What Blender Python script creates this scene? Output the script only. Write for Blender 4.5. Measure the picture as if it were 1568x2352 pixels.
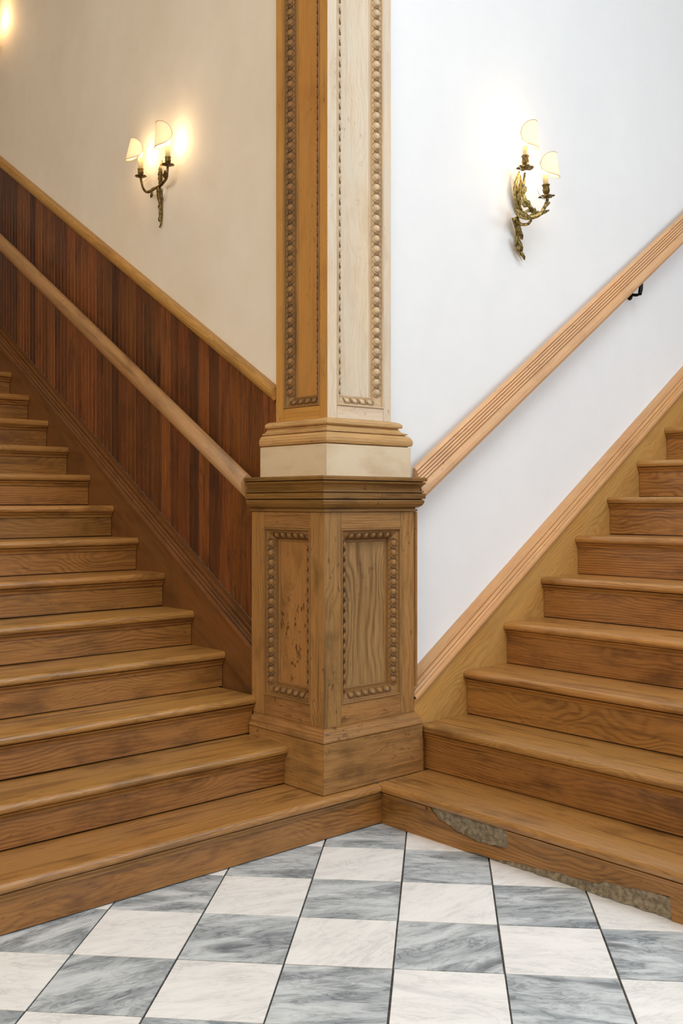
import bpy, bmesh, math, random
from mathutils import Vector, Matrix
random.seed(7)
scene = bpy.context.scene
for o in list(bpy.data.objects): bpy.data.objects.remove(o)
COL = scene.collection
# ------------------------------------------------------------------ camera
F, YH, PSI = 2318.2, 1154.3, math.radians(47.91)          # focal length and horizon row in 1568x2352 pixels
CAM = Vector((-2.838, -2.902, 1.30))
FW = Vector((math.cos(PSI), math.sin(PSI), 0)); RT = Vector((math.sin(PSI), -math.cos(PSI), 0))
cd = bpy.data.cameras.new('camera'); cam = bpy.data.objects.new('camera', cd); COL.objects.link(cam)
cam.location = CAM; cam.rotation_euler = (math.pi/2, 0, PSI - math.pi/2)
cd.sensor_fit = 'HORIZONTAL'; cd.sensor_width = 24; cd.lens = 24*F/1568; cd.shift_y = (YH-1176)/1568
cd.clip_start = 0.05; scene.camera = cam
# ------------------------------------------------------------------ light
vs = scene.view_settings
vs.view_transform = 'Standard'; vs.look = 'None'; vs.gamma = 1; vs.use_curve_mapping = False; vs.exposure = -0.38
w = bpy.data.worlds.new('daylight'); scene.world = w; w.use_nodes = True
w.node_tree.nodes['Background'].inputs[0].default_value = (0.86, 0.93, 1, 1)
w.node_tree.nodes['Background'].inputs[1].default_value = 1.0
def area(name, loc, rot, sx, sy, energy, color):
    l = bpy.data.lights.new(name, 'AREA'); l.shape = 'RECTANGLE'; l.size = sx; l.size_y = sy
    l.energy = energy; l.color = color
    o = bpy.data.objects.new(name, l); o.location = loc; o.rotation_euler = rot; COL.objects.link(o); return o
# side daylight through the tall opening (built below), plus added fill and top light
area('daylight_side', (2.6, -6.9, 3.9), (math.radians(90), 0, 0), 5.2, 2.5, 225, (0.71, 0.86, 1.0))
area('added_warm_fill', (-6.9, -2.2, 3.85), (math.radians(90), 0, math.radians(-90)), 6.0, 2.5, 285, (1.0, 0.84, 0.62))  # added fill from an unseen side, lifts the left-facing surfaces
area('added_top_light', (-.6, -3.0, 5.46), (0, 0, 0), 3.0, 2.4, 190, (0.88, 0.95, 1.0))  # unseen skylight added overhead to brighten treads and floor

# ------------------------------------------------------------------ helpers
def pix(axis, c, x, y):                                    # where the ray through a photo pixel meets a plane
    d = FW + RT*((x-784)/F) + Vector((0, 0, -(y-YH)/F))
    return CAM + d*((c-CAM[axis])/d[axis])
def catmull(pts, n=6):
    pts = [Vector(p) for p in pts]; out = []
    P = [pts[0]*2-pts[1]] + pts + [pts[-1]*2-pts[-2]]
    for i in range(1, len(P)-2):
        a, b, c, d = P[i-1:i+3]
        for k in range(n):
            t = k/n
            out.append(0.5*((2*b)+(c-a)*t+(2*a-5*b+4*c-d)*t*t+(3*b-a-3*c+d)*t**3))
    return out+[pts[-1]]
def lerp_list(v, n):
    out = []
    for i in range(n):
        t = i/(n-1)*(len(v)-1); k = min(int(t), len(v)-2); out.append(v[k]+(v[k+1]-v[k])*(t-k))
    return out
def link(name, me, mat, parent=None, label=None, kind=None):
    o = bpy.data.objects.new(name, me); COL.objects.link(o)
    if mat and not me.materials: me.materials.append(mat)
    if parent: o.parent = parent
    if label: o['label'] = label
    if kind: o['kind'] = kind
    return o
def empty(name, loc, label, cat, group=None):
    o = bpy.data.objects.new(name, None); o.location = loc; o.empty_display_size = .1; COL.objects.link(o)
    o['label'] = label; o['category'] = cat
    if group: o['group'] = group
    return o
class MB:
    """collects geometry of one mesh object (world coordinates; grain coordinates gc are stored per vertex)"""
    def __init__(s): s.v = []; s.f = []; s.sm = []
    def add(s, vs, fs, smooth=False):
        n = len(s.v); s.v += [Vector(v) for v in vs]; s.f += [[i+n for i in f] for f in fs]; s.sm += [smooth]*len(fs); return s
    def box(s, a, b):
        x0, y0, z0 = a; x1, y1, z1 = b
        return s.add([(x0,y0,z0),(x1,y0,z0),(x1,y1,z0),(x0,y1,z0),(x0,y0,z1),(x1,y0,z1),(x1,y1,z1),(x0,y1,z1)],
              [(0,3,2,1),(4,5,6,7),(0,1,5,4),(1,2,6,5),(2,3,7,6),(3,0,4,7)])
    def loft(s, rings, smooth=False, closed=True, caps=True):
        n = len(rings[0]); vs = [p for r in rings for p in r]; fs = []
        for i in range(len(rings)-1):
            for j in range(n if closed else n-1):
                k = (j+1) % n
                fs.append((i*n+j, i*n+k, (i+1)*n+k, (i+1)*n+j))
        s.add(vs, fs, smooth)
        if caps: s.add(rings[0], [tuple(range(n))[::-1]]); s.add(rings[-1], [tuple(range(n))])
        return s
    def tube(s, pts, rad, seg=8, smooth=True):
        pts = [Vector(p) for p in pts]; rad = lerp_list(rad, len(pts)) if isinstance(rad, (list, tuple)) else [rad]*len(pts)
        t0 = (pts[1]-pts[0]).normalized(); nrm = t0.orthogonal().normalized(); rings = []
        for i, p in enumerate(pts):
            t = (pts[min(i+1, len(pts)-1)]-pts[max(i-1, 0)]).normalized()
            nrm = (nrm - t*nrm.dot(t)).normalized(); bi = t.cross(nrm)
            rings.append([p+(nrm*math.cos(2*math.pi*k/seg)+bi*math.sin(2*math.pi*k/seg))*rad[i] for k in range(seg)])
        return s.loft(rings, smooth)
    def lathe(s, c, prof, seg=16, lobes=0, amp=0, axis=Vector((0,0,1)), smooth=True):
        c = Vector(c); q = Vector((0,0,1)).rotation_difference(axis); rings = []
        for r, z in prof:
            rings.append([c+q @ Vector((math.cos(t)*r*(1+amp*math.cos(lobes*t)), math.sin(t)*r*(1+amp*math.cos(lobes*t)), z))
                          for t in [2*math.pi*k/seg for k in range(seg)]])
        return s.loft(rings, smooth)
    def ellipsoid(s, c, ax, seg=8, rings=5):                # ax: three half-axis vectors
        c = Vector(c); R = []
        for i in range(1, rings):
            p = math.pi*i/rings
            R.append([c+ax[0]*math.cos(p)+(ax[1]*math.cos(2*math.pi*k/seg)+ax[2]*math.sin(2*math.pi*k/seg))*math.sin(p) for k in range(seg)])
        return s.loft(R, True)
    def mesh(s, name, origin=None, along=(1,0,0), bevel=0, gshift=None):
        origin = Vector(origin) if origin is not None else sum(s.v, Vector())/len(s.v)
        me = bpy.data.meshes.new(name)
        me.from_pydata([v-origin for v in s.v], [], s.f)
        bm = bmesh.new(); bm.from_mesh(me)
        for f, sm in zip(bm.faces, s.sm): f.smooth = sm
        bmesh.ops.remove_doubles(bm, verts=bm.verts, dist=1e-5)
        bmesh.ops.recalc_face_normals(bm, faces=bm.faces)
        if bevel:
            ed = [e for e in bm.edges if len(e.link_faces) == 2 and e.calc_face_angle(0) > .6]
            bmesh.ops.bevel(bm, geom=ed, offset=bevel, segments=2, affect='EDGES', profile=.6, clamp_overlap=True)
        bm.to_mesh(me); bm.free()
        al = Vector(along).normalized()
        u = al.cross(Vector((0,0,1)) if abs(al.z) < .9 else Vector((0,1,0))).normalized(); v = al.cross(u)
        sh = Vector(gshift) if gshift is not None else Vector((random.uniform(0, 40), random.uniform(-.08,.08), random.uniform(-.05,.05)))
        at = me.attributes.new('gc', 'FLOAT_VECTOR', 'POINT'); buf = []
        for q in me.vertices:
            buf += [q.co.dot(al)+sh.x, q.co.dot(u)+sh.y, q.co.dot(v)+sh.z]
        at.data.foreach_set('vector', buf)
        return me, origin
    def build(s, name, mat, parent=None, along=(1,0,0), bevel=0, origin=None, label=None, kind=None):
        me, org = s.mesh(name, origin, along, bevel)
        o = link(name, me, mat, parent, label, kind)
        o.location = org - (world_loc(parent) if parent else Vector())
        return o
def world_loc(o):
    p = Vector()
    while o: p += o.location; o = o.parent
    return p
# ------------------------------------------------------------------ materials
def rgb(h):
    c = [int(h[i:i+2], 16)/255 for i in (0, 2, 4)]
    return tuple((x/12.92 if x <= .04045 else ((x+.055)/1.055)**2.4) for x in c)+(1,)
class NT:
    def __init__(s, name):
        s.m = bpy.data.materials.new(name); s.m.use_nodes = True; s.t = s.m.node_tree
        s.b = s.t.nodes['Principled BSDF']; s.out = s.t.nodes['Material Output']
    def n(s, typ, **kw):
        nd = s.t.nodes.new(typ)
        for k, v in kw.items(): setattr(nd, k, v)
        return nd
    def l(s, a, b): s.t.links.new(a, b)
    def put(s, sock, v):
        if isinstance(v, bpy.types.NodeSocket): s.l(v, sock)
        else: sock.default_value = v
    def math(s, op, a, b=0.0, c=0.0, clamp=False):
        nd = s.n('ShaderNodeMath', operation=op, use_clamp=clamp)
        for i, v in enumerate((a, b, c)): s.put(nd.inputs[i], v)
        return nd.outputs[0]
    def vmul(s, v, k):
        nd = s.n('ShaderNodeVectorMath', operation='MULTIPLY'); s.put(nd.inputs[0], v); nd.inputs[1].default_value = k; return nd.outputs[0]
    def vadd(s, v, k):
        nd = s.n('ShaderNodeVectorMath', operation='ADD'); s.put(nd.inputs[0], v); s.put(nd.inputs[1], k); return nd.outputs[0]
    def noise(s, v, scale=1.0, detail=3, rough=.5, dist=0):
        nd = s.n('ShaderNodeTexNoise'); s.put(nd.inputs['Vector'], v)
        nd.inputs['Scale'].default_value = scale; nd.inputs['Detail'].default_value = detail
        nd.inputs['Roughness'].default_value = rough; nd.inputs['Distortion'].default_value = dist
        return nd.outputs['Fac']
    def rng(s, v, a, b, c=0.0, d=1.0, smooth=False):
        nd = s.n('ShaderNodeMapRange', clamp=True)
        if smooth: nd.interpolation_type = 'SMOOTHSTEP'
        s.put(nd.inputs[0], v)
        for i, k in enumerate((a, b, c, d)): nd.inputs[i+1].default_value = k
        return nd.outputs[0]
    def mix(s, f, a, b, mode='MIX'):
        nd = s.n('ShaderNodeMix', data_type='RGBA', blend_type=mode)
        s.put(nd.inputs[0], f); s.put(nd.inputs[6], a); s.put(nd.inputs[7], b); return nd.outputs[2]
    def bump(s, h, strength, dist):
        nd = s.n('ShaderNodeBump'); nd.inputs['Strength'].default_value = strength; nd.inputs['Distance'].default_value = dist
        s.put(nd.inputs['Height'], h); s.l(nd.outputs[0], s.b.inputs['Normal'])
def wood(name, light, dark, ring=.010, ringk=.55, rough=.5, dirt='3a2412', dirtk=.35, spots=.0, var=.18, coat=0, fibre=.45, fine=1.0):
    m = NT(name)
    at = m.n('ShaderNodeAttribute', attribute_name='gc'); info = m.n('ShaderNodeObjectInfo')
    rnd = info.outputs['Random']
    cb = m.n('ShaderNodeCombineXYZ'); m.l(m.math('MULTIPLY', rnd, 17.3), cb.inputs[0]); m.l(m.math('MULTIPLY', rnd, .11), cb.inputs[1]); m.l(m.math('MULTIPLY', rnd, .07), cb.inputs[2])
    v = m.vadd(at.outputs['Vector'], cb.outputs[0])
    sp = m.n('ShaderNodeSeparateXYZ'); m.l(v, sp.inputs[0]); x, y, z = sp.outputs
    w1 = m.noise(m.vmul(v, (2.0, 4, 4)), 1, 2)
    w2 = m.noise(m.vmul(v, (9, 22, 22)), 1, 2)
    yy = m.math('ADD', m.math('MULTIPLY_ADD', m.math('SUBTRACT', w1, .5), .24, y), m.math('MULTIPLY', m.math('SUBTRACT', w2, .5), .016))
    zz = m.math('ADD', z, .055)
    r = m.math('SQRT', m.math('ADD', m.math('MULTIPLY', yy, yy), m.math('MULTIPLY', zz, zz)))
    s_ = m.math('SINE', m.math('MULTIPLY', r, 2*math.pi/ring))
    rg = m.math('POWER', m.math('MULTIPLY_ADD', s_, .5, .5), 1.7)
    fade = m.rng(m.noise(m.vmul(v, (2.2, 8, 8)), 1, 3), .36, .66, .12, 1)
    rg = m.math('MULTIPLY', m.math('MULTIPLY', rg, fade), ringk)
    col = m.mix(rg, rgb(light), rgb(dark))
    fb = m.noise(m.vmul(v, (7*fine, 260*fine, 260*fine)), 1, 4, .65)
    col = m.mix(fibre, col, m.mix(m.rng(fb, .34, .64), rgb(dark), rgb(light)))
    pore = m.rng(m.noise(m.vmul(v, (16, 420, 420)), 1, 2, .5), .62, .74, 0, .45)
    col = m.mix(pore, col, rgb(dirt))
    blot = m.rng(m.noise(m.vmul(v, (3.5, 7, 7)), 1, 4, .6), .48, .78, 0, dirtk, True)
    col = m.mix(blot, col, rgb(dirt))
    streak = m.rng(m.noise(m.vmul(v, (1.5, 26, 26)), 1, 5, .65, .3), .50, .72, 0, dirtk*.9, True)
    col = m.mix(streak, col, rgb(dirt))
    warm = m.rng(m.noise(m.vadd(m.vmul(v, (2.2, 9, 9)), (3, 7, 1)), 1, 3), .42, .66, 0, .35, True)
    col = m.mix(warm, col, m.mix(1.0, col, (1.12, .98, .80, 1), 'MULTIPLY'))
    if spots:
        sc = m.noise(m.vmul(v, (26, 55, 55)), 1, 3, .6)
        area_ = m.rng(m.noise(m.vmul(v, (4, 6, 6)), 1, 1), .46, .58)
        sf = m.math('MULTIPLY', m.rng(sc, .65-.06*spots, .69-.06*spots), m.math('MULTIPLY', area_, spots))
        col = m.mix(m.math('MULTIPLY', sf, .85), col, rgb('381a0c'))
    hs = m.n('ShaderNodeHueSaturation'); m.l(col, hs.inputs['Color'])
    m.l(m.math('MULTIPLY_ADD', m.math('SUBTRACT', rnd, .5), 2*var, 1.0), hs.inputs['Value'])
    m.l(m.math('MULTIPLY_ADD', m.math('SUBTRACT', m.math('FRACT', m.math('MULTIPLY', rnd, 7.77)),   .5), .008, .5), hs.inputs['Hue'])
    m.l(hs.outputs[0], m.b.inputs['Base Color'])
    m.l(m.rng(fb, .2, .8, rough-.07, rough+.1), m.b.inputs['Roughness'])
    if coat: m.b.inputs['Coat Weight'].default_value = coat; m.b.inputs['Coat Roughness'].default_value = .28
    m.bump(m.math('ADD', m.math('MULTIPLY', fb, .6), m.math('MULTIPLY', rg, .5)), .25, .0015)
    return m.m
W_TREAD = wood('varnished_stair_tread_wood', 'b78749', '7e5122', .011, .7, .34, '4a2c10', .7, .3, .12, .3)
W_RISER = wood('varnished_stair_riser_wood', 'a5743a', '663d16', .012, .9, .40, '472a0f', .7, .35, .10, .1)
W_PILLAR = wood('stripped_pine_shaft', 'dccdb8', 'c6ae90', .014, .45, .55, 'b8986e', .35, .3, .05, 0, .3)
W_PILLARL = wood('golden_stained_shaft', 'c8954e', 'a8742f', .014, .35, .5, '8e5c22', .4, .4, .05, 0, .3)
W_BASE = wood('stripped_pine_base_moulding', 'd0aa72', 'a07040', .012, .6, .5, '80552a', .4, .4, .06)
W_PED = wood('worn_pedestal_wood', 'a87c48', '785028', .011, .8, .48, '4c3416', .7, .6, .08)
W_FIELD = wood('figured_pedestal_panel', 'ac8854', '6a4724', .017, 1.15, .5, '5c4424', .45, .5, .02)
W_FIELDL = wood('spotted_pedestal_panel', 'b0824a', '86582a', .010, .6, .5, '5e3e1c', .6, .85, .02)
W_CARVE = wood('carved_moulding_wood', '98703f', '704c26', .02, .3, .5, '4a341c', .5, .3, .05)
W_HUSK = wood('darker_husk_wood', '74532f', '50381e', .02, .3, .6, '2c1e10', .5, .0, .05)  # husks set darker than the eggs to outline them
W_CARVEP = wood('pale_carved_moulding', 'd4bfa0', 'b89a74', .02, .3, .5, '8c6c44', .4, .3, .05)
W_HUSKP = wood('darker_pale_husk_wood', 'a88860', '846440', .02, .3, .6, '5a4024', .5, .0, .05)  # husk tone darker than the pale eggs
W_CAP = wood('dark_cap_moulding_wood', '8e6836', '5c3e1c', .012, .5, .40, '2e200e', .6, .6, .06)
W_SKIRT = wood('golden_pine_skirting', 'c89a58', '98662c', .012, .8, .42, '8c5c2c', .3, .2, .05, .1)
W_SKIRTM = wood('pinkish_pine_skirting_moulding', 'd0a26c', 'a8744a', .02, .35, .42, '8a5c38', .3, .2, .03, .1)
W_SKIRTL = wood('dark_pine_skirting', '7e5028', '523214', .013, .5, .4, '362210', .5, .2, .05, .1)
W_BEAD = wood('dark_stained_beadboard', '80491c', '3e1e08', .010, .9, .45, '241206', .6, .3, .5, 0, .5)
W_RAILL = wood('worn_round_handrail_wood', 'b48a5a', '8c643a', .02, .3, .5, '563c1e', .55, .4, .05)
W_RAILR = wood('fluted_handrail_wood', 'd8ae80', 'b48662', .02, .35, .45, 'a07450', .35, .3, .05)
W_CAPL = wood('wainscot_cap_wood', 'be8f4c', '8c5e28', .012, .7, .45, '6a4420', .4, .2, .05)

def plaster(name, c, c2, k=.5):
    m = NT(name); g = m.n('ShaderNodeNewGeometry'); p = g.outputs['Position']
    a = m.noise(m.vmul(p, (1.3, 1.3, .7)), 1, 4, .6); b = m.noise(p, 9, 4, .6)
    m.l(m.mix(m.math('MULTIPLY', m.rng(m.math('MULTIPLY_ADD', b, .35, a), .5, .85), k), rgb(c), rgb(c2)), m.b.inputs['Base Color'])
    m.b.inputs['Roughness'].default_value = .75
    m.bump(m.math('ADD', m.noise(p, 5, 3, .5), m.math('MULTIPLY', m.noise(p, 60, 3), .12)), .18, .02)
    return m.m
P_RIGHT = plaster('white_lime_plaster', 'f1f1f2', 'e7e8ea')
P_LEFT = plaster('lime_plaster_lamplight_tint', 'efe6da', 'e4d7c4', .7)  # warm tint of the sconce light put into the plaster colour
P_ROOM = plaster('hall_plaster', 'ebe6de', 'e2dccf')
P_BLOCK = None
def block_mat():
    m = NT('pale_painted_plinth_wood'); at = m.n('ShaderNodeAttribute', attribute_name='gc').outputs['Vector']
    a = m.noise(m.vmul(at, (4, 9, 9)), 1, 4, .6); b = m.noise(m.vmul(at, (90, 10, 60)), 1, 3, .6)
    c = m.mix(m.rng(a, .45, .75, 0, .6), rgb('dcc8aa'), rgb('b89668'))
    c = m.mix(m.rng(b, .66, .75, 0, .5), c, rgb('7c5c38'))
    m.l(c, m.b.inputs['Base Color']); m.b.inputs['Roughness'].default_value = .55
    return m.m
P_BLOCK = block_mat()
def marble(name, base, tone, vein, veink, scale):
    m = NT(name); tc = m.n('ShaderNodeTexCoord'); info = m.n('ShaderNodeObjectInfo'); rnd = info.outputs['Random']
    cb = m.n('ShaderNodeCombineXYZ'); m.l(m.math('MULTIPLY', rnd, 31), cb.inputs[0]); m.l(m.math('MULTIPLY', rnd, 57), cb.inputs[1])
    p = m.vadd(tc.outputs['Object'], cb.outputs[0])
    rot = m.n('ShaderNodeVectorRotate'); rot.inputs['Axis'].default_value = (0, 0, 1); m.l(p, rot.inputs['Vector'])
    m.l(m.math('MULTIPLY_ADD', m.math('FRACT', m.math('MULTIPLY', rnd, 5.3)), 1.2, -.2), rot.inputs['Angle'])
    q = m.vmul(rot.outputs[0], (4.5*scale, 14*scale, 10))
    a = m.noise(q, 1, 6, .62, .6); b = m.noise(m.vadd(q, (9, 3, 1)), 1.7, 5, .65, 1.2)
    c = m.mix(m.rng(a, .34, .66, 0, 1, True), rgb(tone), rgb(base))
    ridge = m.math('ABSOLUTE', m.math('SUBTRACT', b, .5))
    c = m.mix(m.math('MULTIPLY', m.rng(ridge, .0, .055, 1, 0, True), m.rng(a, .3, .6, veink, veink*.2)), c, rgb(vein))
    big = m.noise(m.vmul(rot.outputs[0], (2.2*scale, 6*scale, 5)), 1, 4, .6, .8)
    c = m.mix(m.rng(big, .62, .74, 0, veink*.9, True), c, rgb(vein))
    m.l(c, m.b.inputs['Base Color']); m.b.inputs['Roughness'].default_value = .34
    m.bump(m.noise(p, 45, 3), .05, .003)
    return m.m
T_GREY = marble('grey_veined_marble', 'd4dade', '98a1a7', '5c646b', .85, .8)
T_WHITE = marble('white_marble', 'f6f5f4', 'ebeae9', 'a9adb0', .4, .8)
def simple(name, c, rough=.5, metal=0.0, nz=0, c2=None, emit=0):
    m = NT(name); m.b.inputs['Base Color'].default_value = rgb(c); m.b.inputs['Roughness'].default_value = rough; m.b.inputs['Metallic'].default_value = metal
    if c2:
        tc = m.n('ShaderNodeTexCoord'); f = m.noise(tc.outputs['Object'], nz, 4, .6)
        m.l(m.mix(m.rng(f, .38, .62), rgb(c), rgb(c2)), m.b.inputs['Base Color']); m.bump(f, .4, .004)
    if emit: m.b.inputs['Emission Color'].default_value = rgb(c); m.b.inputs['Emission Strength'].default_value = emit
    return m.m
GROUT = simple('grey_floor_grout', '57534e', .9, 0, 60, '36332f')
MORTAR = simple('crumbling_grey_mortar', '9a8c76', .95, 0, 55, '6f6350')
IRON = simple('black_iron', '14130f', .4, .7)
BRONZE = simple('dark_bronze', '4a3a1e', .42, .75, 70, '8a7440')
BRASS = simple('aged_gilt_bronze', '57482a', .4, .75, 70, 'c0aa66')
CANDLE = simple('ivory_candle_sleeve', 'e6d8a4', .5)
CORD = simple('white_lamp_cord', 'e8e4dc', .4)
TRIM = simple('shade_piping', 'd8c49a', .7)
BULB = simple('lit_bulb_glass', 'ffd79a', .3, 0, 0, None, 30)
def shade_mat():
    m = NT('parchment_shade'); t = m.t
    m.b.inputs['Base Color'].default_value = rgb('faf4e8'); m.b.inputs['Roughness'].default_value = .8
    tr = m.n('ShaderNodeBsdfTranslucent'); tr.inputs[0].default_value = rgb('fff2e0')
    mx = m.n('ShaderNodeMixShader'); mx.inputs[0].default_value = .4
    m.l(m.b.outputs[0], mx.inputs[1]); m.l(tr.outputs[0], mx.inputs[2]); m.l(mx.outputs[0], m.out.inputs[0])
    return m.m
SHADE = shade_mat()

# ------------------------------------------------------------------ setting
WXL, WYR, CEIL = -.155, .15, 5.4                              # plaster planes of the two stair walls
TL, RL, TR, RR, H1, NOSE = .2442, .160, .2813, .1938, .1662, .025
SKL, SKR = -.24, .058                                         # faces of the two skirting boards
def struct(name, mb, mat, label=None, cat=None):
    o = mb.build(name, mat, origin=(0,0,0)); o['kind'] = 'structure'
    if label: o['label'] = label; o['category'] = cat
    return o
struct('wall_left', MB().box((WXL, .455, 0), (0, 7, CEIL)), P_LEFT, 'plastered wall with warm lamplight in its colour, above the dark wainscot of the left stairs', 'wall')
struct('wall_right', MB().box((.178, WYR, 0), (7, .30, CEIL)), P_RIGHT, 'white plastered wall behind the fluted handrail of the right stairs', 'wall')
struct('ceiling', MB().box((-7, -7, CEIL), (-2.2, 7, CEIL+.1)).box((1, -7, CEIL), (7, 7, CEIL+.1)).box((-2.2, -7, CEIL), (1, -4.3, CEIL+.1)).box((-2.2, -1.7, CEIL), (1, 7, CEIL+.1)), P_ROOM, 'pale hall ceiling above the stairs', 'ceiling')
def holed_wall(name, axis, c, th, u0, u1, o0, o1, z0, z1, label):
    b = MB()
    def bx(a0, a1, h0, h1):
        if axis == 1: b.box((a0, c, h0), (a1, c+th, h1))
        else: b.box((c, a0, h0), (c+th, a1, h1))
    bx(u0, o0, 0, CEIL); bx(o1, u1, 0, CEIL); bx(o0, o1, z1, CEIL)
    if z0 > 0: bx(o0, o1, 0, z0)
    return struct(name, b, P_ROOM, label, 'wall')
holed_wall('wall_front', 1, -6.85, .15, -7, 7, 0, 5.2, 2.6, 5.2, 'pale hall wall with the tall daylight opening')
holed_wall('wall_back', 0, -6.85, .15, -6.7, 7, -5.3, .9, 2.5, 5.2, 'pale hall wall with a high opening added for the warm fill')
struct('wall_far_left', MB().box((-6.7, 6.9, 0), (WXL, 7, CEIL)), P_ROOM, 'pale end wall beyond the top of the left stairs', 'wall')
struct('wall_far_right', MB().box((6.9, -6.7, 0), (7, WYR, CEIL)), P_ROOM, 'pale end wall beyond the top of the right stairs', 'wall')
floor = struct('floor', MB().box((-7, -7, -.12), (7, 7, -.022)), GROUT, 'floor of grey and white chequered marble tiles', 'floor')
MB().box((-6.6, -6.6, -.022), (.02, .02, -.004)).build('grout_bed', GROUT, floor)
# marble tiles, laid at forty-five degrees to the stairs
ua = math.radians(-47.6); U = Vector((math.cos(ua), math.sin(ua), 0)); V = Vector((math.sin(ua), -math.cos(ua), 0))
TU, TV = .3085, .325
T0 = Vector((-.363, -.470, 0))
tile_meshes = {}
def tile_mesh(name, m, a, b):
    mb = MB(); g = .0028
    mb.add([U*(i*(TU/2-g))+V*(j*(TV/2-g))+Vector((0,0,z)) for z in (-.016, 0) for i, j in ((-1,-1),(1,-1),(1,1),(-1,1))],
           [(0,3,2,1),(4,5,6,7),(0,1,5,4),(1,2,6,5),(2,3,7,6),(3,0,4,7)])
    me, _ = mb.mesh(name, (0,0,0), U, .0012); me.materials.append(m); return me
tm = [tile_mesh('white_tile', T_WHITE, 0, 0), tile_mesh('grey_tile', T_GREY, 0, 0)]
for i in range(-9, 10):
    for j in range(-4, 12):
        c = T0+U*((i+.5)*TU)+V*((j+.5)*TV)
        if max(c.x, c.y) > .24 or (c-Vector((-.7, -.7, 0))).length > 2.35: continue
        o = link('tile', tm[(i+j) % 2], None, floor)
        o.location = c+Vector((random.uniform(-.0008,.0008), random.uniform(-.0008,.0008), random.uniform(-.0012, 0)))
        o.rotation_euler = (random.uniform(-.0012,.0012), random.uniform(-.0012,.0012), random.uniform(-.002,.002))

# ------------------------------------------------------------------ staircases
def nose_profile(d0, d1, z, th=.036, drop=.0):
    """tread section, d along the climb, nose at d0"""
    r = th/2; pts = []
    for k in range(7):
        t = math.pi/2+math.pi*k/6
        pts.append((d0+r*.8+math.cos(t)*r*.8, z-r+math.sin(t)*r))
    return pts+[(d1, z-th), (d1, z)]
def stair(side, count, T, R, far, label, cat):
    L = side == 'L'
    al = Vector((1,0,0)) if L else Vector((0,1,0))
    root = empty('staircase', (-1.0, .03, 0) if L else (.03, -1.0, 0), label, cat)
    P = (lambda d, w, z: Vector((w, d, z))) if L else (lambda d, w, z: Vector((d, w, z)))
    tread_m, riser_m = W_TREAD, W_RISER
    sk = SKL if L else SKR
    rndl = random.Random(3 if L else 5)
    for k in range(1, count+1):
        d0, z = (k-1)*T, H1+(k-1)*R
        if L: end = {1: 0.0, 2: -.2835, 3: -.2595}.get(k, sk-.0018)
        else: end = {1: .0305}.get(k, sk-.0018)
        d1 = k*T+NOSE+.02 if k < count else k*T+1.2
        zz = z + rndl.uniform(-.0015, .0015)
        # the tread is built of a few stations so that its worn nose waves a little
        N = 14; ws = [far+(end-far)*i/(N-1) for i in range(N)]; rings = []
        for i, wv in enumerate(ws):
            sag = -.0025*math.exp(-((wv-(far+end)/2)/.5)**2)+rndl.uniform(-.0003, .0003)
            rings.append([P(d+(rndl.uniform(0, .0008) if d < d0+.01 else 0), wv, h+(sag if h > z-.02 else 0)) for d, h in nose_profile(d0, d1, zz)])
        t = MB().loft(rings).build('tread', tread_m, root, al, 0)
        for p in t.data.polygons: p.use_smooth = True
        t.data.polygons[-1].use_smooth = t.data.polygons[-2].use_smooth = False
        try: t.data.set_sharp_from_angle(angle=math.radians(40))
        except Exception: pass
        zb = 0 if k == 1 else z-R+.001
        rend = end if k > 1 else (.045 if L else .0245)
        rd = d0+NOSE
        if not L and k == 1: damaged_riser(root, rd, far, rend, zb, z-.0365, al)
        else:
            rs = [(rd, zb+.004), (rd+.010, zb+.004), (rd+.010, zb), (rd+.018, zb), (rd+.018, z-.0365), (rd, z-.0365)]
            MB().loft([[P(d, wv, h) for d, h in rs] for wv in (far, rend-.001)]).build('riser', riser_m, root, al)
        # cove strip under the nose
        cov = [(rd-.0005, z-.0370), (rd-.017, z-.0370), (rd-.015, z-.043), (rd-.010, z-.047), (rd-.0075, z-.052), (rd-.006, z-.060), (rd-.0005, z-.060)]
        if L or k > 1:
            e2 = (-.001+.025 if L and k == 1 else end-.0015)
            MB().loft([[P(d, wv, h) for d, h in cov] for wv in (far, e2)]).build('cove_moulding', riser_m, root, al)
    # closed outer side of the flight
    dE, zE = count*T+.6, H1+(count-1)*R
    side_ = [(NOSE+.02, .001), (dE, .001), (dE, zE-.04), ((count-1)*T+.05, zE-.04), (NOSE+.02, H1-.04)]
    MB().loft([[P(d, wv, h) for d, h in side_] for wv in (far-.03, far-.001)]).build('side_panel', W_SKIRTL, root, P(1, 0, R/T))
    return root
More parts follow.
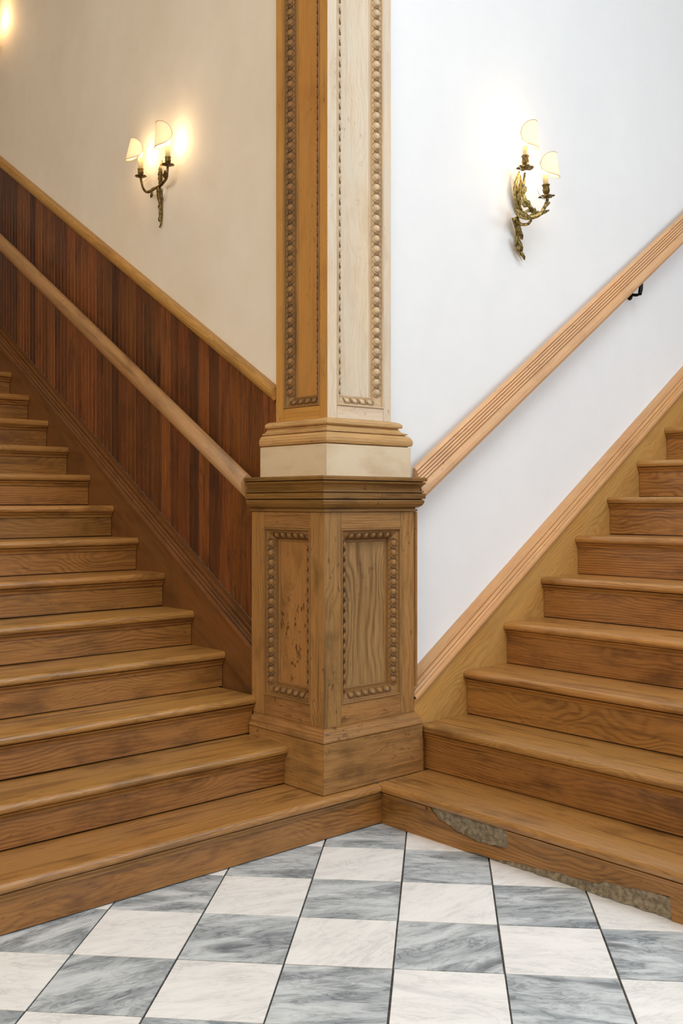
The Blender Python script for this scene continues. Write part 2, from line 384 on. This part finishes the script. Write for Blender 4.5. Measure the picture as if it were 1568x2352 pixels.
def damaged_riser(root, rd, far, end, zb, zt, al):
    def q(x, y):
        p = pix(0, rd, 850+x/2.184, 1750+y/2.184); return p.y, max(zb, min(zt-.0005, p.z))
    up = [q(*p) for p in [(690,425),(672,436),(600,420),(530,402),(478,372),(430,352),(395,322),(345,296),(290,266)]]
    lo = [q(*p) for p in [(476,448),(540,462),(592,484),(620,512),(690,506),(760,524),(830,546),(900,562),(960,572),(1000,592),(1070,606),(1140,624),(1170,612),(1260,640),(1330,652),(1420,672),(1500,692),(1506,740)]]
    up[0] = (up[0][0], zt); up.insert(1, (up[0][0]+.004, up[1][1]+.004)); up[-1] = (up[-1][0], zt)
    lo = [(y, z+.010*min(1, i_/6)) for i_, (y, z) in enumerate(lo)]
    lo[0] = (lo[0][0], zb); lo.append((lo[-1][0]-.004, zb))
    # outline of the board in (y, z), counter-clockwise seen from the hall
    poly = [(end, zb)]+lo+[(far, zb), (far, zt)]+up+[(end, zt)]
    bm = bmesh.new()
    vs_ = [bm.verts.new((rd, y, z)) for y, z in poly]
    f = bm.faces.new(vs_); r = bmesh.ops.extrude_face_region(bm, geom=[f])
    bmesh.ops.translate(bm, verts=[v for v in r['geom'] if isinstance(v, bmesh.types.BMVert)], vec=(.018, 0, 0))
    bmesh.ops.triangulate(bm, faces=[f for f in bm.faces if len(f.verts) > 4])
    mb = MB(); bm.verts.index_update()
    mb.add([v.co.copy() for v in bm.verts], [[v.index for v in f.verts] for f in bm.faces]); bm.free()
    mb.build('riser', W_RISER, root, al, label='broken bottom riser with mortar showing through')
    def rubble(name, y0, y1, z0, z1, seed):
        rr = random.Random(seed); ny, nz = 70, 10; rings = []; mb = MB(); g = []
        for i in range(ny):
            for k in range(nz):
                g.append(Vector((rd+.008+rr.uniform(-.005, .005), y0+(y1-y0)*i/(ny-1), z0+(z1-z0)*k/(nz-1))))
        fs = [(i*nz+k, (i+1)*nz+k, (i+1)*nz+k+1, i*nz+k+1) for i in range(ny-1) for k in range(nz-1)]
        n = len(g); back = [Vector((rd+.05, y0, z0)), Vector((rd+.05, y1, z0)), Vector((rd+.05, y1, z1)), Vector((rd+.05, y0, z1))]
        mb.add(g, fs, True); mb.add(back, [(0,1,2,3)])
        mb.build(name, MORTAR, root, al, label='rough grey mortar behind the broken riser')
    rubble('exposed_mortar', up[0][0]-.01, up[-1][0]+.01, .055, zt-.002, 1)
    rubble('exposed_mortar', lo[-1][0]-.02, lo[0][0]+.01, .001, .066, 2)
    # the moulding strip left of and right of the break
    z = zt+.0365
    cov = [(rd-.0005, z-.0370), (rd-.017, z-.0370), (rd-.015, z-.043), (rd-.010, z-.047), (rd-.0075, z-.052), (rd-.006, z-.056), (rd-.0005, z-.056)]
    for a, b in ((far, up[0][0]-.003), (up[-1][0]+.003, -.002)):
        MB().loft([[Vector((d, y, h)) for d, h in cov] for y in (a, b)]).build('cove_moulding', W_RISER, root, al)
SL = stair('L', 20, TL, RL, -2.45, 'brown varnished wooden staircase climbing left beside the dark wainscot', 'staircase')
SR = stair('R', 17, TR, RR, -2.45, 'brown varnished wooden staircase climbing right beside the white wall, bottom riser broken', 'staircase')

# closed skirting boards (stringers) with their moulded tops, parts of the staircases
def sloped(root, side, name, mat, prof, d0, d1, slope, cut=None, **kw):
    """section (out, z) swept up the slope: out = world x (left) or y (right)"""
    P = (lambda d, w, z: Vector((w, d, z))) if side == 'L' else (lambda d, w, z: Vector((d, w, z)))
    al = P(1, 0, slope)
    rings = [[P(d, w_, z+slope*d) for w_, z in prof] for d in (d0, d1)]
    return MB().loft(rings).build(name, mat, root, al, **kw)
LS, RS = .625, .671                                             # slopes of the left and right mouldings
LZ, RZ = .351, .314
sloped(SL, 'L', 'skirting_board', W_SKIRTL, [(SKL, LZ), (WXL-.001, LZ), (WXL-.001, LZ-.62), (SKL, LZ-.62)], .522, 5.4, LS)
sloped(SR, 'R', 'skirting_board', W_SKIRT, [(SKR, RZ), (WYR-.001, RZ), (WYR-.001, RZ-.62), (SKR, RZ-.62)], .249, 5.4, RS)
mp = [(0,-.024),(-.012,-.022),(-.014,-.012),(-.012,-.002),(-.004,.003),(.000,.003),(.0015,-.009),(.0045,-.009),(.006,.004),(.0135,.011),(.0145,.002),(.0175,.002),(.0185,.014),(.026,.019),(.034,.020),(.0352,.009),(.0385,.009),(.040,.023),(.050,.028)]
lp = [(SKL+.001+a-.002, LZ+b+.0) for a, b in mp]+[(WXL-.014, LZ+.032), (WXL-.014, LZ+.0005), (SKL-.0005, LZ+.0005), (SKL-.0005, LZ-.024)]
rp = [(SKR+.001+a-.002, RZ+b+.0) for a, b in mp]+[(SKR+.075, RZ+.033), (WYR-.001, RZ+.034), (WYR-.001, RZ+.0005), (SKR-.0005, RZ+.0005), (SKR-.0005, RZ-.024)]
sloped(SL, 'L', 'skirting_moulding', W_SKIRTL, lp, .522, 5.4, LS)
sloped(SR, 'R', 'skirting_moulding', W_SKIRTM, rp, .249, 5.4, RS)

# ------------------------------------------------------------------ wainscot of the left wall
wn = empty('wainscot', (WXL-.01, 2.2, .4), 'dark stained beadboard wainscot with golden cap along the left stairs', 'wainscot')
BW_ = .0815; b0 = .485
zlo = lambda b: LZ+.0335+LS*b
zhi = lambda b: 1.462+.604*b
i = 0
while b0+i*BW_ < 5.3:
    y0 = b0+i*BW_; y1 = y0+BW_-.0008
    sec = [(y0, -.004), (y0+.004, -.011), (y0+.034, -.011), (y0+.0365, -.0065), (y0+.039, -.012), (y0+.0425, -.0125), (y0+.046, -.012), (y0+.0485, -.0065), (y0+.051, -.011), (y1-.004, -.011), (y1, -.004), (y1, -.0005), (y0, -.0005)]
    rings = [[Vector((WXL+x, y, fz(y))) for y, x in sec] for fz in (zlo, zhi)]
    MB().loft(rings).build('board', W_BEAD, wn, (0,0,1))
    i += 1
cp = []
for k in range(9):
    t = -math.pi/2+math.pi*k/8; cp.append((WXL-.026-.022*math.cos(t), 1.482+.030*math.sin(t)))
cp = [(WXL-.0005, 1.452), (WXL-.014, 1.452), (WXL-.018, 1.462), (WXL-.024, 1.462)]+cp[1:]+[(WXL-.004, 1.512), (WXL-.0005, 1.510)]
P_ = lambda w, d, z: Vector((w, d, z))
co = MB().loft([[P_(x, d, z+.604*d) for x, z in cp] for d in (.457, 5.385)]).build('cap_rail', W_CAPL, wn, (0, 1, .604), label='golden rounded cap rail')

# ------------------------------------------------------------------ handrails
hl = empty('handrail', (-.275, .51, 1.3), 'pale worn round wooden handrail on the dark wainscot', 'handrail')
prof = [(-.278+.036*math.cos(t), 1.050+.049*math.sin(t)) for t in [2*math.pi*k/20 for k in range(20)]]
o = MB().loft([[P_(x, d, z+.607*d) for x, z in prof] for d in (.522, 1.4, 2.4, 3.9, 5.3)], True).build('rail', W_RAILL, hl, (0, 1, .607))
for yb in (3.4, 5.0):
    MB().tube(catmull([(WXL-.0135, yb, 1.0+.607*yb-.03), (-.22, yb, 1.0+.607*yb-.05), (-.272, yb, 1.0+.607*yb-.02), (-.278, yb, 1.0+.607*yb+.005)]), .008).build('bracket', IRON, hl)
hr = empty('handrail', (.30, .08, 1.4), 'fluted pale wooden handrail on the white wall', 'handrail')
fl = []
def flute(n, y0, z0, y1, z1, depth):
    """flat lands parted by n narrow V grooves"""
    out = []; ly, lz = y1-y0, z1-z0; L_ = math.hypot(ly, lz); ny_, nz_ = lz/L_, -ly/L_
    for q in range(n):
        for t, dd in ((.0, 0), (.64, 0), (.76, depth), (.84, depth), (.96, 0)):
            a = (q+t)/n; out.append((y0+ly*a+dd*ny_, z0+lz*a+dd*nz_))
    return out
fl = [(.104, 1.108), (.080, 1.102), (.062, 1.106), (.050, 1.117), (.046, 1.132), (.048, 1.150), (.054, 1.166), (.0585, 1.174), (.0580, 1.180)]
fl += [(.066, 1.181), (.066, 1.184)]+flute(4, .0560, 1.186, .078, 1.241, .009)+[(.083, 1.243), (.090, 1.251), (.104, 1.253)]
MB().loft([[Vector((d, y, z+.678*d)) for y, z in fl] for d in (.288, 5.2)]).build('rail', W_RAILR, hr, (1, 0, .678))
for xb in (2.045, 3.8):
    zz = 1.105+.678*xb
    br = MB().lathe((xb, WYR-.0002, zz-.052), [(.030, 0), (.030, .004), (.022, .009), (.010, .012), (.0, .0125)], 14, axis=Vector((0,-1,0))).build('bracket', IRON, hr, label='black iron rail bracket')
    MB().tube(catmull([(xb, WYR-.010, zz-.052), (xb, WYR-.05, zz-.060), (xb, .078, zz-.045), (xb, .075, zz+.002)]), [.009, .008, .008, .010]).build('bracket_arm', IRON, br)
    MB().lathe((xb-.018, .072, zz-.050), [(.0, -.020), (.008, -.017), (.011, -.006), (.010, .006), (.006, .03), (.004, .04)], 10).build('bracket_knob', IRON, br)

# ------------------------------------------------------------------ pillar
pil = empty('pillar', (-.02, .28, H1), 'square wooden pillar on a panelled pedestal between the two staircases', 'pillar')
# body reference faces: left face x = XF, right face y = YF, right end x = XE, backs
def run(name, prof, XF, YF, XE, YBL, YBR, mat, closed_in=.03, **kw):
    """a moulding section (n outward, z) carried round the corner as two mitred pieces plus a short right return"""
    inn = [(-closed_in, prof[-1][1]), (-closed_in, prof[0][1])]
    ring = lambda f: [f(n, z) for n, z in prof+inn]
    g = .0004
    left = [ring(lambda n, z: Vector((XF-n, YBL, z))), ring(lambda n, z: Vector((XF-n, YF-n+g, z)))]
    right = [ring(lambda n, z: Vector((XF-n+g, YF-n, z))), ring(lambda n, z: Vector((XE+n, YF-n, z)))]
    ret = [ring(lambda n, z: Vector((XE+n, YF-n+g, z))), ring(lambda n, z: Vector((XE+n, YBR, z)))]
    MB().loft(left).build(name, mat, pil, (0,1,0), **kw)
    MB().loft(right).build(name, mat, pil, (1,0,0), **kw)
    MB().loft(ret).build(name, mat, pil, (0,1,0), **kw)
PX, PY, PE = -.258, .056, .247
PBL, PBR = .521, WYR-.001
Z0, Z1, Z2, Z3 = H1+.003, .366, .419, 1.262
run('plinth_board', [(.025, Z0), (.025, Z1-.001)], PX, PY, PE, .505, .0565, W_PED)
bmo = [(.027, Z1+.002), (.027, Z1+.008), (.022, Z1+.014), (.018, Z1+.022), (.0165, Z1+.030), (.013, Z1+.038), (.006, Z1+.043), (.003, Z1+.046), (.003, Z2)]
run('base_moulding', bmo, PX, PY, PE, .505, .0565, W_PED)
capp = [(.004, Z3), (.010, 1.265), (.010, 1.2725), (.003, 1.2735), (.003, 1.277), (.012, 1.279), (.021, 1.285), (.028, 1.294), (.031, 1.305), (.029, 1.3105), (.018, 1.312), (.018, 1.315), (.034, 1.316), (.035, 1.337), (.020, 1.3385), (.020, 1.3415), (.030, 1.3425), (.030, 1.348),
        (.018, 1.350), (.019, 1.358), (.024, 1.369), (.034, 1.378), (.036, 1.384), (.024, 1.385), (.024, 1.3885), (.039, 1.3895), (.040, 1.399), (.036, 1.405), (-.03, 1.405)]
run('cap_moulding', capp, PX, PY, PE, PBL, .148, W_CAP)
# plinth block and base of the shaft
SX, SY, SE = -.180, .125, .178
SBL = .4535
Z4, Z5 = 1.533, 1.640
run('plinth_block', [(.053, 1.4055), (.053, Z4-.001)], SX, SY, SE+.012, SBL+.04, .149, P_BLOCK, .05)
tor = [(.044, Z4), (.044, Z4+.002), (.056, Z4+.004), (.0595, Z4+.014), (.059, Z4+.026), (.054, Z4+.037), (.046, Z4+.045), (.036, Z4+.048), (.036, Z4+.0505), (.043, Z4+.051), (.043, Z4+.057), (.034, Z4+.059), (.024, Z4+.064), (.017, Z4+.073), (.014, Z4+.078), (.026, Z4+.080), (.029, Z4+.085), (.028, Z4+.094), (.020, Z4+.101), (.010, Z4+.105), (.004, Z5)]
run('torus_moulding', tor, SX, SY, SE+.012, SBL+.04, .149, W_BASE, .02)

EGG = {}
def egg_mesh(mat):
    if mat.name in EGG: return EGG[mat.name]
    mb = MB(); mb.ellipsoid((0,0,0), (Vector((.0158,0,0)), Vector((0,.0142,0)), Vector((0,0,.0095))), 8, 6)
    me, _ = mb.mesh('egg', (0,0,0), (1,0,0)); me.materials.append(mat); EGG[mat.name] = me; return me
def panelled(face, org, width, z0, z1, sl, sr, rb, rt, mw, depth, mats, pitch):
    """stile-and-rail face with a sunk field and an egg-and-dart moulding. s runs from the corner, n outward."""
    m_st, m_field, m_carve, m_husk = mats
    if face == 'L': P = lambda s, z, n: Vector((org[0]-n, org[1]+s, z)); H = Vector((0,1,0)); NV = Vector((-1,0,0))
    else: P = lambda s, z, n: Vector((org[0]+s, org[1]-n, z)); H = Vector((1,0,0)); NV = Vector((0,-1,0))
    UP = Vector((0,0,1)); th = .034; e = .0008
    def bx(name, s0, s1, h0, h1, n0, n1, mat, al, bev=.0012):
        a, b = P(s0, h0, n0), P(s1, h1, n1)
        lo = [min(a[i], b[i]) for i in range(3)]; hi = [max(a[i], b[i]) for i in range(3)]
        return MB().box(lo, hi).build(name, mat, pil, al, bev)
    ns = [(.0003, -.0001), (.0012, 0), (sl-e, 0), (sl-e, -th), (th+.0003, -th)]        # near stile, mitred at the corner
    MB().loft([[P(s_, z, n) for s_, n in ns] for z in (z0, z1)]).build('stile', m_st, pil, UP)
    bx('stile', width-sr+e, width, z0, z1, -th, 0, m_st, UP)
    bx('rail', sl+e, width-sr-e, z0, z0+rb-e, -th, 0, m_st, H)
    bx('rail', sl+e, width-sr-e, z1-rt+e, z1, -th, 0, m_st, H)
    a0, a1, h0, h1 = sl, width-sr, z0+rb, z1-rt
    bx('panel_field', a0+.004, a1-.004, h0+.004, h1-.004, -depth-.010, -depth, m_field, UP, 0)
    # moulding section: u inward from the opening edge, n depth
    sec = [(0, -depth-.004), (0, .003), (.003, .0045), (.007, .003), (.008, -.008), (mw*.24, -.010)]
    for k in range(1, 7):
        t = k/6*math.pi/2; sec.append((mw*.24+(mw*.54)*math.sin(t), -.010-(depth-.017)*(1-math.cos(t))))
    sec += [(mw*.79, -depth+.003), (mw*.92, -depth+.0045), (mw, -depth+.002), (mw, -depth-.004)]
    corners = [(a0, h0), (a1, h0), (a1, h1), (a0, h1)]; ins = [(1,1), (-1,1), (-1,-1), (1,-1)]
    names = ['bottom', 'far', 'top', 'near']
    em = egg_mesh(m_carve)
    for q in range(4):
        c0, c1 = corners[q], corners[(q+1) % 4]; i0, i1 = ins[q], ins[(q+1) % 4]
        rings = [[P(c[0]+i_[0]*u, c[1]+i_[1]*u, n) for u, n in sec] for c, i_ in ((c0, i0), (c1, i1))]
        dirv = (P(c1[0], c1[1], 0)-P(c0[0], c0[1], 0)); Lh = dirv.length; dirv.normalize()
        mo = MB().loft(rings).build('panel_moulding', m_carve, pil, dirv)
        inw = {0: UP, 1: -H, 2: -UP, 3: H}[q]
        uc = mw*.53; nc = -.011-(depth-.017)*.15
        nn = (NV*.76+inw*.65).normalized(); tt = dirv.cross(nn)
        base = P(c0[0], c0[1], 0)
        usable = Lh-2*mw*.56; cnt = max(1, int(usable/pitch)); st = (Lh-cnt*pitch)/2+pitch/2
        rot = Matrix((dirv, tt, nn)).transposed().to_4x4()
        orn = MB()
        pm = world_loc(mo)
        for k in range(cnt):
            c = base+dirv*(st+k*pitch)+inw*uc+NV*nc
            if c.z > 4.75: continue
            eo = link('egg', em, None, mo)
            eo.matrix_local = Matrix.Translation(c-pm-nn*.0025) @ rot
            # husk round the egg and dart beside it
            for sg in (-1, 1):
                arc = []
                for g in range(7):
                    t = -1.25+2.5*g/6
                    arc.append(c+dirv*(sg*(.0190*math.cos(t)))+tt*(.0185*math.sin(t))+nn*(.0045-.006*abs(math.sin(t))))
                orn.tube(arc, [.0010, .0020, .0024, .0020, .0010], 5)
            d = c+dirv*(pitch/2)
            if k < cnt-1: orn.ellipsoid(d+nn*.001, (tt*.016, dirv*.0022, nn*.005), 6, 4)
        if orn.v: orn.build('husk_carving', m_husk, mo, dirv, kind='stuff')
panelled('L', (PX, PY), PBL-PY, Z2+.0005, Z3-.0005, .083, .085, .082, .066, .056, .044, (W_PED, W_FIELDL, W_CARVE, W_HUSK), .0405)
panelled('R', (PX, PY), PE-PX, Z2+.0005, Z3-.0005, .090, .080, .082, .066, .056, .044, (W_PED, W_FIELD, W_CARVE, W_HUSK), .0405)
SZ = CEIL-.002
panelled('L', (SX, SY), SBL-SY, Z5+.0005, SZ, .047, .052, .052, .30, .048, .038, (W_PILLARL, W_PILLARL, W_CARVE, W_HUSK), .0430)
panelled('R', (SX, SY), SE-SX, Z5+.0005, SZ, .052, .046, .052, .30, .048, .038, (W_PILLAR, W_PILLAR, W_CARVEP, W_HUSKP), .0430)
# narrow back strip where the pedestal meets the white wall
bs = [(0, 0), (.010, 0), (.014, -.008), (.020, -.012), (.024, -.020), (.024, -.05), (0, -.05)]
MB().loft([[Vector((PE+.001+a, WYR-.052-b-.05+.0, z)) for a, b in bs] for z in (.525, Z3-.001)]).build('back_strip', W_PED, pil, (0,0,1))

# ------------------------------------------------------------------ sconces
def leaf(mb, pts, wid, side, lobes=5, th=.002, cup=.35):
    """a serrated leaf blade along pts; side = width direction"""
    pts = catmull(pts, 5); n = len(pts); side = Vector(side).normalized(); top, bot = [], []
    for i, p in enumerate(pts):
        t = (pts[min(i+1, n-1)]-pts[max(i-1, 0)]).normalized(); s_ = (side-t*side.dot(t)).normalized(); nn = t.cross(s_)
        x = i/(n-1); wv = wid*(math.sin(math.pi*min(1, x*.92+.08))**.6)*(.78+.32*abs(math.sin(x*math.pi*lobes)))
        r = [p-s_*wv+nn*wv*cup, p-s_*wv*.5+nn*wv*cup*.15, p+nn*wv*.25, p+s_*wv*.5+nn*wv*cup*.15, p+s_*wv+nn*wv*cup]
        top.append([q+nn*th for q in r]); bot.append([q-nn*th for q in r])
    mb.loft([a+b[::-1] for a, b in zip(top, bot)], True)
def shade(root, c, out, h, rt, rb, tilt, cover=1.75):
    """half shade: a rounded sheet of a cone standing before the bulb; c = centre on the candle axis"""
    out = Vector(out).normalized(); sd = Vector((0,0,1)).cross(out); nz, nt = 13, 21; mb = MB(); rings_o, rings_i = [], []
    q = Matrix.Rotation(tilt, 3, out)
    edge = []
    def pt(th, v, off):
        r = rt+(rb-rt)*v+off
        return Vector(c)+q @ (out*(r*math.cos(th))+sd*(r*math.sin(th))+Vector((0,0,h*(.5-v))))
    for k in range(nt):
        x = -1+2*k/(nt-1); th = x*cover; hv = .5*(1-abs(x)**2.6)**.5 if abs(x) < 1 else 0
        hv = max(hv, .02)
        lo = [pt(th, .5-hv+2*hv*j/(nz-1), 0) for j in range(nz)]
        hi = [pt(th, .5-hv+2*hv*j/(nz-1), .0012) for j in range(nz)]
        rings_o.append(hi+lo[::-1]); edge.append((hi[0], hi[-1]))
    mb.loft(rings_o, True)
    o = mb.build('shade', SHADE, root, label='lit parchment half shade')
    loop = [e[0] for e in edge]+[e[1] for e in edge[::-1]]; loop.append(loop[0])
    MB().tube(loop, .0016, 5).build('piping', TRIM, o)
    return o
def candle(root, base, axis, cup_h, can_h, dish_r, metal, petal, r=.0135, power=1.7):
    base = Vector(base); ax = Vector(axis).normalized()
    up = lambda k: base+ax*k
    d = MB(); d.lathe(base, [(.004, -.010), (.006, -.006), (dish_r*.45, -.001), (dish_r*.8, .001), (dish_r, -.002 if petal else .003), (dish_r*.97, .004), (dish_r*.5, .004), (.006, .006)], 30, 6 if petal else 10, .20 if petal else .08, ax)
    o = d.build('drip_pan', metal, root)
    c = MB(); c.lathe(up(.004), [(.004, 0), (.006, .004), (r*.95, cup_h*.25), (r*1.12, cup_h*.5), (r*.95, cup_h*.78), (r*1.15, cup_h*.92), (r*1.3 if petal else r*1.1, cup_h), (r*.9, cup_h-.001)], 24, 6, .07, ax)
    c.build('candle_cup', metal, root)
    k = MB(); k.lathe(up(.004+cup_h*.8), [(r*.88, 0), (r*.88, can_h+cup_h*.2), (r*.6, can_h+cup_h*.2+.002)], 16, 0, 0, ax)
    cs = k.build('candle_sleeve', CANDLE, root)
    b0_ = up(.004+cup_h+can_h)
    b = MB(); b.lathe(b0_, [(.006, 0), (.007, .006), (.0115, .020), (.0105, .032), (.005, .046), (.0, .054)], 12, 0, 0, ax)
    b.build('bulb', BULB, root)
    l = bpy.data.lights.new('bulb_light', 'POINT'); l.energy = power; l.color = (1, .72, .42); l.shadow_soft_size = .02
    lo = bpy.data.objects.new('bulb_light', l); lo.parent = root; lo.location = b0_+ax*.030-world_loc(root)+Vector((0,0,0)); COL.objects.link(lo)
    return b0_+ax*.026
# left wall: slender two-branch sconce; points are read in the photo on planes p metres before the wall
SCL = lambda x, y, p: pix(0, WXL-p, 240+x/6.533, 240+y/6.533)
SCR = lambda x, y, p: pix(1, WYR-p, 1100+x/6.19, 240+y/6.19)
def sconce_left():
    org = SCL(830, 1240, 0)
    r = empty('wall_sconce', org, 'slim dark bronze two-candle sconce lit on the left wall', 'sconce', 'wall sconces')
    s = MB()
    s.tube(catmull([SCL(815,1215,.028), SCL(815,1300,.026), SCL(822,1400,.02), SCL(838,1480,.015), SCL(836,1600,.013), SCL(838,1720,.012), SCL(845,1790,.012), SCL(828,1845,.012)]), [.009,.012,.011,.009,.008,.007,.004,.004], 9)
    s.tube(catmull([SCL(850,1270,.02), SCL(850,1400,.014), SCL(848,1500,.010), SCL(856,1620,.009), SCL(850,1730,.010)]), [.005,.007,.006,.005,.004], 7)
    for y in (1370, 1540, 1725): s.ellipsoid(SCL(822, y, .016), (Vector((0,0,.012)), Vector((0,.009,.004)), Vector((.007,0,0))))
    s.build('stem', BRONZE, r)
    m = MB(); leaf(m, [SCL(838,1225,.012), SCL(838,1100,.016), SCL(842,980,.018), SCL(866,838,.014)], .013, (0,1,0)); m.build('back_leaf', BRASS, r)
    m = MB(); leaf(m, [SCL(850,1200,.014), SCL(860,1090,.02), SCL(858,960,.022)], .008, (0,1,0), 4); m.build('back_leaf', BRONZE, r)
    for pts, hang in (([SCL(815,1235,.03), SCL(745,1262,.040), SCL(690,1300,.052), SCL(630,1312,.062), SCL(585,1265,.065), SCL(560,1190,.065), SCL(545,1110,.065)], [(705,1305,.065), (700,1350,.065), (692,1402,.06)]),
                      ([SCL(825,1228,.03), SCL(880,1172,.042), SCL(925,1112,.058), SCL(940,1040,.065), SCL(945,945,.065)], [(925,1090,.058), (915,1030,.062), (908,985,.062)])):
        a = MB().tube(catmull(pts), [.0075,.008,.007,.0065,.0055,.006], 9)
        leaf(a, [SCL(*h) for h in hang], .009, (0,1,0), 3); 
        p = pts[len(pts)//2]; leaf(a, [p+Vector((0,0,.002)), p+Vector((-.004,.012,.014)), p+Vector((-.008,.016,.026))], .006, (0,1,.3), 3)
        a.build('arm', BRONZE, r)
    b1 = SCL(543, 1085, .065); b2 = SCL(950, 912, .065)
    c1 = candle(r, b1, (0, .03, 1), .036, .056, .029, BRONZE, False); c2 = candle(r, b2, (0, -.02, 1), .036, .050, .031, BRONZE, False)
    shade(r, c1+Vector((-.004, .006, .012)), (-.9, .32, 0), .106, .040, .064, math.radians(-9)); shade(r, c2+Vector((-.004, 0, .022)), (-.9, .32, 0), .118, .055, .060, math.radians(-3))
    MB().tube(catmull([SCL(800,1480,.004), SCL(850,1480,.004), SCL(905,1420,.006), SCL(930,1310,.008), SCL(905,1240,.01), SCL(860,1215,.02)]), .0016, 6).build('cord', CORD, r)
    MB().tube(catmull([SCL(585,960,.062), SCL(640,1040,.058), SCL(640,1110,.060), SCL(575,1170,.062)]), .0014, 6).build('cord', CORD, r)
    MB().lathe(SCL(868,1330,.0003), [(.030, 0), (.030, .005), (.024, .009), (.0, .010)], 18, 0, 0, Vector((-1,0,0))).build('wall_plate', CORD, r)
    return r
def sconce_right():
    org = SCR(540, 1560, 0)
    r = empty('wall_sconce', org, 'large gilt acanthus-leaf sconce with two candles on the white wall', 'sconce', 'wall sconces')
    s = MB()
    s.tube(catmull([SCR(510,1600,.03), SCR(530,1680,.03), SCR(548,1760,.026), SCR(558,1860,.02), SCR(548,1950,.016), SCR(556,2050,.014), SCR(600,2130,.012), SCR(640,2205,.012)]), [.018,.016,.015,.014,.012,.010,.006,.003], 9)
    for a, b, wv in (((520,1620),(575,1900),.013), ((500,1640),(530,1860),.010), ((560,1760),(610,1930),.008), ((540,1860),(510,2020),.009), ((560,1930),(600,2110),.010), ((545,1990),(585,2150),.008), ((590,2090),(645,2215),.006)):
        mx_ = ((a[0]+b[0])/2+12, (a[1]+b[1])/2); leaf(s, [SCR(*a, .036), SCR(*mx_, .034), SCR(*b, .02)], wv, (1,0,0), 4)
    s.build('stem', BRASS, r)
    m = MB()
    for pts, wv in (([(560,1500),(535,1300),(530,1150),(575,940)], .014), ([(590,1500),(585,1330),(600,1180),(590,1000)], .011), ([(545,1480),(530,1380),(518,1220),(530,1120)], .009), ([(620,1530),(570,1400),(560,1250),(580,1100)], .007)):
        leaf(m, [SCR(x, y, .02+.006*i_) for i_, (x, y) in enumerate(pts)], wv, (1,0,0), 6)
    m.build('back_leaf', BRASS, r)
    a = MB().tube(catmull([SCR(530,1540,.035), SCR(640,1600,.07), SCR(740,1605,.10), SCR(785,1545,.12), SCR(720,1450,.12), SCR(650,1350,.11), SCR(622,1230,.10), SCR(634,1110,.10), SCR(652,975,.10)]), [.009,.010,.009,.009,.010,.009,.007,.006], 9)
    for pts, wv in (([(780,1560),(740,1500),(630,1540)], .010), ([(690,1440),(640,1420),(615,1330)], .010), ([(770,1540),(800,1510),(790,1465)], .007), ([(640,1260),(670,1210),(660,1160)], .006), ([(690,1420),(720,1400),(705,1360)], .007)):
        leaf(a, [SCR(x, y, .115) for x, y in pts], wv, (1,0,.2), 4)
    a.build('arm', BRASS, r)
    a = MB().tube(catmull([SCR(520,1500,.03), SCR(560,1562,.06), SCR(650,1605,.10), SCR(760,1602,.13), SCR(862,1560,.15), SCR(920,1480,.155), SCR(965,1370,.15), SCR(968,1330,.15)]), [.010,.011,.011,.010,.009,.008,.007], 9)
    a.tube(catmull([SCR(560,1660,.04), SCR(600,1705,.07), SCR(690,1700,.10), SCR(745,1640,.12)]), [.006,.007,.007,.006], 8)
    for pts, wv in (([(530,1510),(640,1570),(740,1640)], .012), ([(840,1570),(900,1540),(1000,1500)], .008), ([(700,1590),(800,1550),(850,1520)], .009), ([(890,1510),(960,1430),(1010,1390)], .009)):
        leaf(a, [SCR(x, y, .125) for x, y in pts], wv, (1,0,.6), 4)
    a.build('arm', BRASS, r)
    b1 = SCR(655, 900, .10); b2 = SCR(958, 1310, .15)
    c1 = candle(r, b1, (.0, 0, 1), .052, .046, .036, BRONZE, True, .0145, 1.5); c2 = candle(r, b2, (-.10, 0, 1), .052, .044, .033, BRONZE, True, .0145, 1.5)
    m = MB(); leaf(m, [b2, b2+Vector((.022,-.004,.006)), b2+Vector((.052,-.006,.014))], .010, (0,1,0), 3)
    leaf(m, [b2, b2+Vector((-.02,-.01,.002)), b2+Vector((-.036,-.014,-.010))], .008, (0,1,0), 3); m.build('pan_leaf', BRONZE, r)
    m = MB(); leaf(m, [b1, b1+Vector((.022,-.006,.006)), b1+Vector((.046,-.01,.001))], .010, (0,1,0), 3)
    leaf(m, [b1, b1+Vector((-.022,-.008,.004)), b1+Vector((-.044,-.012,-.010))], .009, (0,1,0), 3); m.build('pan_leaf', BRONZE, r)
    shade(r, c1+Vector((0, -.004, .022)), (.36, -.9, 0), .124, .052, .058, math.radians(4)); shade(r, c2+Vector((0, -.004, .016)), (.36, -.9, 0), .112, .052, .064, math.radians(4))
    MB().tube(catmull([SCR(525,1525,.03), SCR(450,1590,.012), SCR(415,1690,.006), SCR(450,1790,.004), SCR(520,1860,.010)]), .0013, 6).build('cord', CORD, r)
    MB().tube(catmull([SCR(600,680,.11), SCR(565,740,.115), SCR(560,850,.11), SCR(600,930,.10)]), .0015, 6).build('cord', CORD, r)
    MB().tube(catmull([SCR(860,1115,.15), SCR(830,1180,.155), SCR(850,1270,.155), SCR(930,1350,.155), SCR(955,1400,.155)]), .0018, 6).build('cord', CORD, r)
    return r
s1 = sconce_left(); s2 = sconce_right()
def copy_tree(o, parent=None):
    c = o.copy(); COL.objects.link(c); c.parent = parent
    for ch in [q for q in bpy.data.objects if q.parent == o]: copy_tree(ch, c)
    return c
s3 = copy_tree(s1); s3.location = s1.location+Vector((0, 1.99, 1.30))
for ch in [q for q in bpy.data.objects if q.parent == s3 and q.type == 'LIGHT']:
    ch.data = ch.data.copy(); ch.data.energy = 3.2; ch.data.color = (1, .62, .28)
s3['label'] = 'sconce glowing at the upper left edge, higher up the left stairs'
